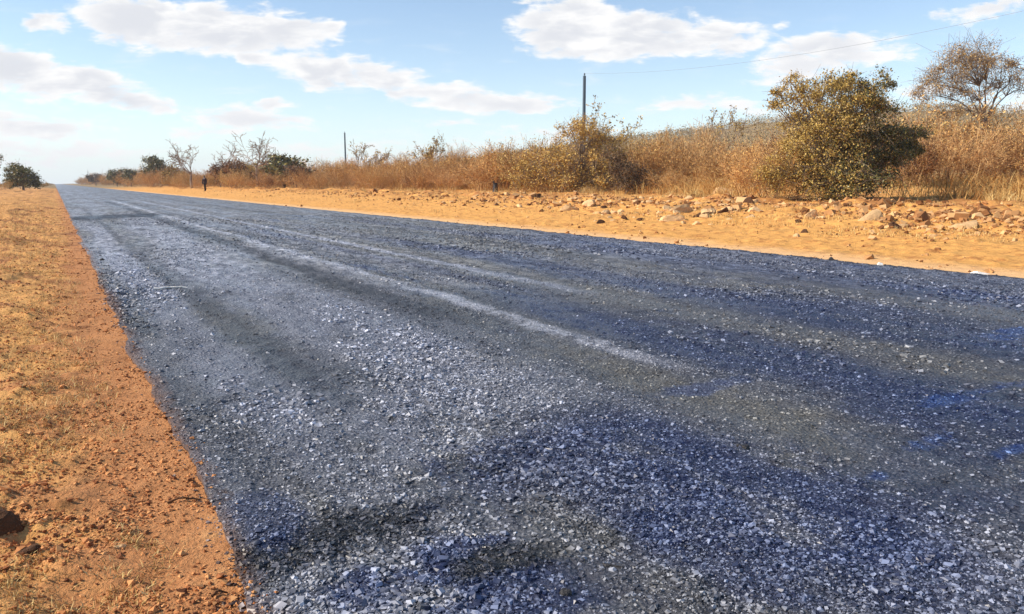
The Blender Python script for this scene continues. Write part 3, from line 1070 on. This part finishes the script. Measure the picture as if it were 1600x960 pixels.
# --- dark leaved clump: the golden bush's shaded side put into leaf colour
clump_plant("shaded_side_clump", 41, 978, 38.5, "dark brown leafed clump standing for the shaded side of the golden bush below the utility pole", "bush", [
    (0, 0, 1.0, .75, .8, 30, .30), (.7, 0, .7, .7, .5, 20, .30), (-.4, 0, 1.5, .5, .5, 10, .26)], 70, .10, M_DARKLEAF, fork=(0, 0, .15), r0=.06)
clump_plant("golden_bush", 44, 908, 42.0, "large golden brown rounded bush just in front of the tall pole", "bush", [
    (0, 0, 1.9, 2.0, 1.6, 84, .38), (-1.8, 0, 1.4, 1.5, 1.1, 46, .36), (1.2, .2, 2.1, 1.2, 1.2, 40, .34), (-.1, 0, 3.3, 1.5, .55, 24, .28), (-3.0, 0, .9, .9, .7, 18, .3), (.2, -.5, .6, 1.9, .4, 30, .3)],
    95, .095, M_GOLDLEAF, fork=(0, 0, .2), r0=.08, twigs=9)
for (px, dp, s_, lab) in [
    (838, 47, 1.25, "golden twiggy bush left of the large rounded golden bush"),
    (1010, 44, 1.20, "golden twiggy bush behind the dark clump that gives the golden bush its shaded side"),
]:
    sx, sy = at(px, dp)
    put_plant("golden_bush", OLIVE[1] if px == 838 else SCRUB[0], sx, sy, (s_, s_, s_ * .92), px * .01, lab, "bush")


# --- trees
def tree(name, seed, px, depth, H, label, cat='tree', leafmat=None, leafn=0, lsize=.1, spread=.15, P=None, trunk=None, tilt=(.0, .15),
         r0=.12, sz=(1, 1, 1), crown_h=.6, lean=(0, 0), group=None, twigmat=None, rz=0):
    P = P or dict(nseg=4, kids=[5, 5, 4, 0], wig=.18, up=.04, ang=(.4, .95), len=(.45, .7), tiplvl=2, first=1)
    rg = np.random.default_rng(seed)
    S, tips = [], []
    th = H * (1 - crown_h)
    base = np.array([0, 0, -.1])
    top = np.array([lean[0], lean[1], th])
    T = []
    pts = [base + (top - base) * u + np.append(rg.normal(0, .03 * H * .3, 2) * (0 < u < 1), 0) for u in np.linspace(0, 1, 5)]
    for q in range(4):
        T.append((*pts[q], *pts[q + 1], r0 * (1.25 - .13 * q), r0 * (1.12 - .13 * q)))
    for _ in range(5):
        a = rg.uniform(0, 2 * math.pi)
        tl = rg.uniform(.15, 1.0)
        d = np.array([math.cos(a) * math.sin(tl) + lean[0] * .2, math.sin(a) * math.sin(tl) + lean[1] * .2, math.cos(tl)])
        grow(rg, pts[-1] - np.array([0, 0, rg.uniform(0, .25) * th]), d, H * crown_h * rg.uniform(.6, .95), r0 * .6, 0, P, S, tips)
    S = np.array(S)
    S[:, 6:8] = np.maximum(S[:, 6:8], .00022 * depth)
    S[:, :3] *= sz
    S[:, 3:6] *= sz
    x, y = at(px, depth)
    t = empty(name, (x, y, float(terrain(x, y)) - .02), rz)
    tag(t, label, cat, group)
    Tn = np.array(T)
    Tn[:, :3] *= sz
    Tn[:, 3:6] *= sz
    obj("trunk", mesh_np("trunk", *tubes(Tn, 8), True), M_BARK, t)
    obj("branches", mesh_np("branches", *tubes(S, 3)), twigmat or M_BARK, t)
    if leafn:
        tips = np.array(tips) * np.array(sz)
        c = tips[rg.integers(0, len(tips), leafn)] + rg.normal(0, spread, (leafn, 3))
        obj("crown", mesh_np("crown", *leaf_quads(c, rg.uniform(.6, 1.3, len(c)) * lsize, rg, .6)), leafmat, t)
    return t


clump_plant("thorn_tree", 3, 1548, 44, "slender dry thorn tree with a thin brown crown rising above the scrub", "tree", [
    (-2.0, 0, 6.4, 1.5, 1.0, 36, .50), (-1.1, .4, 6.9, 1.1, .8, 20, .50), (-3.1, 0, 5.7, .9, .8, 18, .45), (.7, 0, 5.4, .9, .45, 8, .36), (-.1, 0, 6.1, 1.0, 1.0, 12, .40),
    (.9, 0, 6.6, .5, .5, 5, .3), (-1.8, 0, 4.9, 1.4, .45, 12, .34), (-4.0, .2, 5.0, .5, .4, 7, .28), (-2.6, 0, 4.0, .9, .4, 8, .3)],
    90, .090, M_TANLEAF, fork=(-.7, 0, 4.1), r0=.10, twigs=14)
BP = dict(nseg=5, kids=[4, 3, 2, 0], wig=.20, up=.03, ang=(.35, .85), len=(.45, .7), tiplvl=2, first=1)
tree("bare_tree", 8, 300, 112, 6.3, "bare grey tree spreading above the scrub where the person stands", r0=.16, crown_h=.62, P=BP)
tree("bare_tree", 12, 402, 92, 5.6, "bare forked tree behind the scrub, right of the standing person", r0=.13, crown_h=.6, P=BP)
tree("bare_tree", 17, 362, 108, 4.9, "faint thin bare tree between the two taller bare trees", r0=.07, crown_h=.7, P=BP)
clump_plant("shade_tree", 21, 240, 160, "dense dark green tree at the far end of the scrub belt", "tree", [
    (0, 0, 4.4, 1.8, 1.7, 40, .6), (.9, 0, 3.2, 1.8, 1.5, 34, .6), (-.6, 0, 2.4, 1.8, 1.3, 20, .6)], 60, .34, M_GREENLEAF, fork=(0, 0, 1.4), r0=.16)
clump_plant("shade_tree", 22, 183, 215, "low round dark green tree beyond the dense tree", "tree", [
    (0, 0, 3.0, 2.6, 1.7, 46, .7), (1.5, 0, 2.2, 1.8, 1.3, 20, .6)], 50, .42, M_GREENLEAF, fork=(0, 0, 1.0), r0=.16)
clump_plant("shade_tree", 23, 150, 300, "smallest dark tree where the road meets the sky", "tree", [
    (0, 0, 3.0, 3.0, 1.6, 36, .8)], 50, .5, M_DARKLEAF, fork=(0, 0, 1.0), r0=.16)
clump_plant("shade_tree", 24, 36, 112, "squat dark tree on the left side of the road", "tree", [
    (-.9, 0, 2.5, 1.2, 1.2, 30, .42), (.2, 0, 1.9, 1.5, 1.2, 40, .42), (1.4, 0, 1.2, 1.1, .8, 22, .38), (-1.8, 0, 1.1, .9, .7, 14, .36)], 90, .24, M_GREENLEAF, fork=(0, 0, .6), r0=.16)
clump_plant("shade_tree", 25, -14, 95, "dark tree half cut off behind the left verge", "tree", [
    (0, 0, 3.9, 1.3, 1.2, 26, .36), (-.6, 0, 2.6, 1.4, 1.0, 20, .4)], 80, .22, M_GREENLEAF, fork=(0, 0, 1.4), r0=.14)
for (px, dp, lab) in [(-6, 108, "small brown bush at the photo's left edge beside the squat dark tree"), (66, 190, "tiny brown bush far off on the left of the road"), (74, 300, "tiniest bush on the left where the road ends")]:
    sx, sy = at(px, dp)
    put_plant("scrub_bush", OLIVE[1], sx, sy, (.9, .9, .55), px * .1, lab, "bush")
G_FAR = "low trees standing in the far end of the scrub belt"
far_kinds = [
    clump_plant("low_tree", 51, 205, 185, "low green brown tree in the far end of the scrub belt", "tree", [(0, 0, 2.6, 1.9, 1.5, 34, .6), (1.4, 0, 1.8, 1.4, 1.0, 14, .5)], 46, .36, M_GREENLEAF, fork=(0, 0, 1.0), r0=.13, group=G_FAR),
    clump_plant("low_tree", 52, 276, 135, "low golden brown tree in the far end of the scrub belt", "tree", [(0, 0, 2.4, 1.6, 1.5, 34, .5), (-1.2, 0, 1.7, 1.2, 1.0, 14, .5)], 46, .30, M_OLIVELEAF, fork=(0, 0, .9), r0=.11, group=G_FAR + ", golden brown"),
    clump_plant("low_tree", 53, 345, 108, "low brown leafed tree in the far end of the scrub belt", "tree", [(0, 0, 2.2, 1.4, 1.4, 30, .5), (.9, 0, 1.6, 1.1, .9, 12, .4)], 46, .26, M_BROWNLEAF, fork=(0, 0, .9), r0=.10, group=G_FAR + ", brown"),
]
rt = random.Random(12)
for q in range(26):
    px = 128 + 340 * ((q + rt.uniform(0, 1)) / 26) ** 1.15
    ang_ = YAW + math.atan((px - 800) / F_PX)
    if 292 < px < 338:
        continue
    reach = (rt.uniform(17.5, 25)) / math.tan(ang_)
    x, y = reach * math.tan(ang_), reach
    src = far_kinds[rt.choices([0, 1, 2], [.35, .4, .25])[0]]
    c_ = src.copy()
    COL.objects.link(c_)
    k_ = rt.uniform(.55, 1.05)
    c_.location = (x, y, float(terrain(x, y)) - .05)
    c_.scale = (k_ * rt.uniform(.8, 1.3), k_ * rt.uniform(.8, 1.3), k_)
    c_.rotation_euler = (0, 0, rt.uniform(0, 6.28))
    for ch in src.children:
        d_ = ch.copy()
        COL.objects.link(d_)
        d_.parent = c_
for (px, dp, H, sd_, lab) in [
    (664, 74, 3.9, 41, "thin sapling with few leaves above the scrub midway along the belt"),
    (684, 75, 4.0, 42, "small leafy sapling beside the thin one above the scrub"),
    (560, 84, 4.3, 43, "twiggy sapling just right of the distant utility pole"),
    (580, 88, 4.1, 44, "spindly sapling second to the right of the distant utility pole"),
    (930, 47, 4.5, 45, "twiggy sapling just right of the tall utility pole"),
    (1128, 60, 5.9, 46, "sparse sapling standing against the sky above the ridge"),
]:
    tree("sapling", sd_, px, dp, H, lab, leafmat=M_OLIVELEAF, leafn=500, lsize=.16, spread=.10, r0=.035, crown_h=.55,
         P=dict(nseg=4, kids=[4, 3, 0], wig=.16, up=.06, ang=(.3, .8), len=(.4, .6), tiplvl=1, first=1))

# ------------------------------------------------------------------ woodland on the ridge (one far mass)
rg = np.random.default_rng(77)
nT = 4200
th = np.radians(rg.uniform(12, 80, nT))
rr = 120 * (460 / 120) ** rg.uniform(0, 1, nT) ** .8
tx, ty = np.sin(th) * rr, np.cos(th) * rr
k = tx > 60
tx, ty, rr = tx[k], ty[k], rr[k]
tz = terrain(tx, ty)
hgt = rg.uniform(1.4, 3.4, len(tx)) * (.8 + rr / 900)
per = 84
c = rg.normal(0, 1, (len(tx), per, 3)) * (hgt * .38)[:, None, None] * np.array([1.15, 1.15, .7])
c[:, :, 0] += tx[:, None]
c[:, :, 1] += ty[:, None]
c[:, :, 2] += (tz + hgt * .5)[:, None]
c = c.reshape(-1, 3)
sz_ = np.repeat(hgt * .15, per) * rg.uniform(.5, 1.2, len(c))
tag(obj("ridge_woodland", mesh_np("ridge_woodland", *leaf_quads(c, sz_, rg, .7)), M_RIDGE), "hazy brown green woodland covering the far ridge", "woodland", kind='stuff')

# ------------------------------------------------------------------ utility poles and wire
def pole(x, y, H, label):
    z0 = float(terrain(x, y)) - .1
    t = empty("utility_pole", (x, y, z0))
    tag(t, label, "pole", "utility poles beyond the scrub")
    n_ = 12
    obj("post", mesh_np("post", *tubes([(0, 0, 0, 0, 0, H, .15, .115)], n_), True), M_POLE, t)
    obj("cap", mesh_np("cap", *tubes([(0, 0, H, 0, 0, H + .03, .135, .02)], n_)), M_POLE, t)
    ins = [(0, 0, H + .02, 0, 0, H + .16, .025, .025), (0, 0, H + .10, 0, 0, H + .14, .07, .07), (0, 0, H + .14, 0, 0, H + .22, .07, .03)]
    obj("insulator", mesh_np("insulator", *tubes(ins, 8)), M_POLE, t)
    return Vector((x, y, z0 + H + .2))


pd = at(911, 63)
pa = pole(pd[0], pd[1], 8.5, "tall grey utility pole above the golden bush")
pd2 = at(541, 128)
pb = pole(pd2[0], pd2[1], 8.2, "distant thin utility pole above the scrub")
dv = (pa - pb)
pc = Vector((pa.x + dv.x * .62, pa.y + dv.y * .62, pa.z - .9))


def wire(a, b, sag, label):
    n_ = 40
    P = []
    for q in range(n_ + 1):
        u = q / n_
        p = a.lerp(b, u)
        P.append((p.x, p.y, p.z - 4 * sag * u * (1 - u)))
    S = [(*P[q], *P[q + 1], .007, .007) for q in range(n_)]
    tag(obj("power_wire", mesh_np("power_wire", *tubes(S, 5)), M_WIRE), label, "wire")


wire(pa, pc, 1.2, "thin power wire running from the tall pole to the upper right sky")


# ------------------------------------------------------------------ rocks
def rock_mesh(seed, w, d, h, mat):
    import bmesh
    bm = bmesh.new()
    bmesh.ops.create_icosphere(bm, subdivisions=3, radius=.5)
    rg = random.Random(seed)
    planes = []
    for _ in range(9):
        v = Vector((rg.gauss(0, 1), rg.gauss(0, 1), rg.gauss(0, 1))).normalized()
        planes.append((v, rg.uniform(.20, .40)))
    for v in bm.verts:
        for nrm, dd in planes:
            k_ = v.co.dot(nrm)
            if k_ > dd:
                v.co -= nrm * (k_ - dd) * .92
        v.co += Vector((rg.gauss(0, 1), rg.gauss(0, 1), rg.gauss(0, 1))) * .014
        v.co = Vector((v.co.x * w * 1.15, v.co.y * d * 1.15, v.co.z * h * 1.3 + h * .10))
    me = bpy.data.meshes.new("rock")
    bm.to_mesh(me)
    bm.free()
    me.polygons.foreach_set('use_smooth', np.zeros(len(me.polygons), bool))
    me.materials.append(mat)
    return me


def rock(px, py, w, h, mat, label, seed, d=None, rz=0.0, tilt=0.0, name="rock", group=None):
    x, y = spot(px, py)
    zz = float(ground_z(np.array(x), np.array(y))) if not (X0 < x < X1) else float(road_top(np.array(x), np.array(y)))
    o = obj(name, rock_mesh(seed, w, d or w * .8, h, mat), None, None, (x, y, zz - h * .14))
    o.rotation_euler = (0, tilt, rz)
    tag(o, label, "rock" if name == "rock" else name, group)
    return o


RA = math.radians(-29.5)
rock(890, 330, .55, .26, M_STONE, "sandy rock with a dark shaded side below the tall pole", 1, rz=RA)
rock(922, 324, .50, .34, M_STONE, "upright sandy rock right of the rock below the tall pole", 2, rz=RA, tilt=-.3)
rock(1052, 346, .58, .28, M_STONE, "pale rock lying lowest in the rubble heap", 3, rz=RA)
rock(1062, 332, .62, .42, M_STONE, "largest pale rock at the top of the rubble heap", 4, rz=RA, tilt=.2)
rock(1106, 333, .48, .34, M_STONE, "rounded yellow rock right of the largest rubble rock", 5, rz=RA)
rock(1132, 333, .36, .26, M_BROWNSTONE, "small dark brown rock beside the rounded yellow rock", 6, rz=RA)
rock(1092, 300, .40, .26, M_BROWNSTONE, "dark brown rock at the foot of the scrub behind the rubble", 7, rz=RA)
rock(1138, 303, 1.15, .72, M_STONE, "large pale square boulder in front of the scrub", 8, rz=RA)
rock(1264, 338, .42, .42, M_STONE, "pale pointed rock at the foot of the leafy bush", 9, rz=RA)
rock(1362, 346, .72, .30, M_STONE, "slanted slab of rock right of the leafy bush's foot", 10, d=.4, rz=RA + .2, tilt=-.45)
rock(1496, 356, .95, .24, M_STONE, "long flat rock casting a dark shadow on the open sand", 11, d=.5, rz=RA + .1, tilt=-.25)
rock(1398, 356, .34, .20, M_BROWNSTONE, "small brown rock between the slanted slab and the long flat rock", 12, rz=RA)
rock(1375, 415, .10, .06, M_WHITESTONE, "small white stone on the road's right edge", 13, rz=RA)
rock(1530, 428, .20, .07, M_WHITESTONE, "flat white stone lying on the road's far right edge", 14, rz=RA)
rock(1300, 407, .08, .06, M_DARKSTONE, "small black stone on the road's right edge", 15, rz=RA)
rock(1160, 716, .055, .030, M_DARKSTONE, "black stone on the grey patch of the road", 16, rz=RA)
rock(884, 946, .036, .022, M_DARKSTONE, "black stone nearest the bottom edge of the road", 17, rz=RA)
rock(955, 906, .062, .016, M_DARKSTONE, "long flat black piece standing for a dark hollow in the road near the bottom", 18, d=.02, rz=RA - .3)  # dark of a road hollow put into a flat black piece
rock(160, 408, .07, .05, M_DARKSTONE, "lone black stone on the pale patch by the left road edge", 19, rz=RA)
rock(8, 822, .15, .10, M_BROWNSTONE, "dark brown clod half out of the photo on the red verge", 20, rz=RA)
rock(46, 862, .065, .042, M_BROWNSTONE, "smaller dark brown clod right of the half hidden one", 21, rz=RA)
rock(188, 858, .032, .016, M_STONE, "small pale stone with a shadow on the red verge", 22, d=.015, rz=RA + .5)

G = "rubble stones along the foot of the scrub"
rq = random.Random(9)
variants = [rock_mesh(200 + q, 1, .8, .55, M_STONE if q % 3 else M_BROWNSTONE) for q in range(6)]
for q in range(135):
    if q < 95:
        px, py = rq.uniform(930, 1200), rq.uniform(306, 350)
    elif q < 120:
        px, py = rq.uniform(740, 930), rq.uniform(300, 326)
    else:
        px, py = rq.uniform(1200, 1590), rq.uniform(332, 372)
    x, y = spot(px, py)
    s_ = rq.choice([.12, .16, .2, .26, .34])
    o = obj("rubble_stone", variants[q % 6], None, None, (x, y, float(ground_z(np.array(x), np.array(y))) - .02))
    o.scale = (s_, s_, s_ * rq.uniform(.7, 1.3))
    o.rotation_euler = (rq.uniform(-.4, .4), rq.uniform(-.4, .4), rq.uniform(0, 6.28))
    tag(o, "small stone in the rubble strewn along the foot of the scrub", "rock", G)


# ------------------------------------------------------------------ sticks
def stick(pa_, pb_, r, mat, label, lift=.01):
    (x0, y0), (x1, y1) = spot(*pa_), spot(*pb_)
    zf = lambda x_, y_: max(float(ground_z(np.array(x_), np.array(y_))), float(road_top(np.array(x_), np.array(y_))) if edge_left(np.array(y_)) < x_ < X1 else -9)
    n_ = 6
    rg_ = random.Random(int(px_hash(pa_)))
    pts = []
    for q in range(n_ + 1):
        u = q / n_
        xx, yy = x0 + (x1 - x0) * u, y0 + (y1 - y0) * u
        pts.append((xx, yy + rg_.uniform(-1, 1) * r * 1.2, zf(xx, yy) + r * .8 + lift * (1 - abs(2 * u - 1))))
    S = [(*pts[q], *pts[q + 1], r * (1 - .06 * q), r * (1 - .06 * (q + 1))) for q in range(n_)]
    S.append((*pts[-1], *(np.array(pts[-1]) + (np.array(pts[-1]) - np.array(pts[-2])) * .05), r * .6, r * .1))
    tag(obj("stick", mesh_np("stick", *tubes(S, 7), True), mat), label, "stick")


def px_hash(p_):
    return p_[0] * 7 + p_[1]


stick((262, 786), (312, 779), .0042, M_BROWNSTONE, "dark twig lying from the red verge onto the road edge")
stick((240, 456), (293, 454), .012, M_WHITESTONE, "pale stick lying across the road's left lane")
stick((330, 930), (355, 922), .0036, M_BROWNSTONE, "short brown twig on the red verge near the bottom")


# ------------------------------------------------------------------ persons
M_SKIN = island_material("dark_skin", [(0, (.06, .03, .02)), (1, (.06, .03, .02))], .5, .4)
M_CLOTH = island_material("dark_maroon_cloth", [(0, (.022, .008, .014)), (1, (.022, .008, .014))], .9, .2)
M_TROUS = island_material("dark_trousers", [(0, (.016, .008, .008)), (1, (.016, .008, .008))], .9, .2)
M_HAIR = island_material("black_hair", [(0, (.01, .01, .01)), (1, (.01, .01, .01))], .9, .2)
M_PURPLE = island_material("dark_purple_cloth", [(0, (.035, .014, .040)), (1, (.035, .014, .040))], .9, .2)


def skin_mesh(name, joints, edges, root, mat, parent, subdiv=1):
    me = bpy.data.meshes.new(name)
    me.from_pydata([j[:3] for j in joints], edges, [])
    o = bpy.data.objects.new(name, me)
    COL.objects.link(o)
    o.parent = parent
    mod = o.modifiers.new("skin", 'SKIN')
    for q, sv_ in enumerate(me.skin_vertices[0].data):
        r_ = joints[q][3]
        sv_.radius = (r_, r_ * (joints[q][4] if len(joints[q]) > 4 else 1))
        sv_.use_root = (q == root)
    mod.use_smooth_shade = True
    s_ = o.modifiers.new("sub", 'SUBSURF')
    s_.levels = s_.render_levels = subdiv
    me.materials.append(mat)
    return o


def person(x, y, rz, label, top_mat, leg_mat, stride=.12):
    z0 = float(ground_z(np.array(x), np.array(y)))
    t = empty("person", (x, y, z0), rz)
    tag(t, label, "person")
    J = [(0, 0, .95, .15, .7), (0, 0, 1.15, .135, .7), (0, 0, 1.38, .17, .62), (0, 0, 1.49, .06), (0, .01, 1.56, .075, 1.1), (0, .015, 1.66, .088, 1.15), (0, .0, 1.73, .05),
         (-.10, 0, .88, .10), (-.11, stride, .50, .068), (-.11, stride * .8, .09, .045), (-.115, stride * .8 + .17, .035, .035),
         (.10, 0, .88, .10), (.11, -stride, .50, .068), (.11, -stride * 1.4, .10, .045), (.115, -stride * 1.4 + .17, .035, .035),
         (-.21, 0, 1.40, .058), (-.26, -.05, 1.12, .045), (-.25, .06, .88, .034), (-.25, .09, .79, .030),
         (.21, 0, 1.40, .058), (.26, .05, 1.12, .045), (.25, .12, .88, .034), (.25, .15, .79, .030)]
    E_ = [(0, 1), (1, 2), (2, 3), (3, 4), (4, 5), (5, 6), (0, 7), (7, 8), (8, 9), (9, 10), (0, 11), (11, 12), (12, 13), (13, 14),
          (2, 15), (15, 16), (16, 17), (17, 18), (2, 19), (19, 20), (20, 21), (21, 22)]
    skin_mesh("body", J, E_, 0, M_SKIN, t)
    g_ = .022
    up = [(j[0], j[1], j[2], j[3] + g_, *(j[4:])) for j in (J[0], J[1], J[2], J[15], J[16], J[17], J[19], J[20], J[21])]
    up[0] = (0, 0, .84, .17, .75)
    skin_mesh("jacket", up, [(0, 1), (1, 2), (2, 3), (3, 4), (4, 5), (2, 6), (6, 7), (7, 8)], 0, top_mat, t)
    lo = [(0, 0, .95, .175, .72)] + [(j[0], j[1], j[2], j[3] + g_) for j in (J[7], J[8], J[9], J[11], J[12], J[13])]
    skin_mesh("trousers", lo, [(0, 1), (1, 2), (2, 3), (0, 4), (4, 5), (5, 6)], 0, leg_mat, t)
    hr = [(0, .0, 1.68, .095, 1.1), (0, -.02, 1.72, .075)]
    skin_mesh("hair", hr, [(0, 1)], 0, M_HAIR, t)
    return t


x, y = at(320, 88)
person(x, y, RA + 2.6, "person in dark clothes walking on the sandy verge beside the road", M_CLOTH, M_TROUS)
x, y = spot(774, 300)
t = empty("tree_stump", (x, y, float(ground_z(np.array(x), np.array(y))) - .05), .4)
tag(t, "dark burnt stump standing upright at the foot of the scrub left of the rubble", "stump")
obj("trunk", mesh_np("trunk", *tubes([(0, 0, 0, .01, 0, .12, .21, .16), (.01, 0, .12, .03, .01, .42, .16, .15), (.03, .01, .42, .02, .02, .58, .15, .13), (.02, .02, .58, .02, .02, .60, .13, .01)], 9)), M_DARKSTONE, t)
obj("broken_limb", mesh_np("broken_limb", *tubes([(.02, 0, .40, -.12, .03, .62, .07, .05), (-.12, .03, .62, -.15, .03, .72, .05, .015)], 7)), M_DARKSTONE, t)

# ------------------------------------------------------------------ thin warm haze over the plain
hz = bpy.data.meshes.new("haze")
import bmesh as _bm
b_ = _bm.new()
_bm.ops.create_cube(b_, size=1.0)
for v in b_.verts:
    v.co = Vector((v.co.x * 4200, 600 + v.co.y * 2800, -1.5 if v.co.z < 0 else 42.0))
b_.to_mesh(hz)
b_.free()
hm = bpy.data.materials.new("thin_haze")
hm.use_nodes = True
hn = hm.node_tree
hn.nodes.clear()
ho = hn.nodes.new('ShaderNodeOutputMaterial')
hv = hn.nodes.new('ShaderNodeVolumePrincipled')
hv.inputs['Color'].default_value = (.93, .95, 1.0, 1)
hv.inputs['Density'].default_value = .00032
hv.inputs['Anisotropy'].default_value = 0
hn.links.new(hv.outputs[0], ho.inputs['Volume'])
tag(obj("haze", hz, hm), "thin pale haze lying over the whole plain", "haze", kind='stuff')
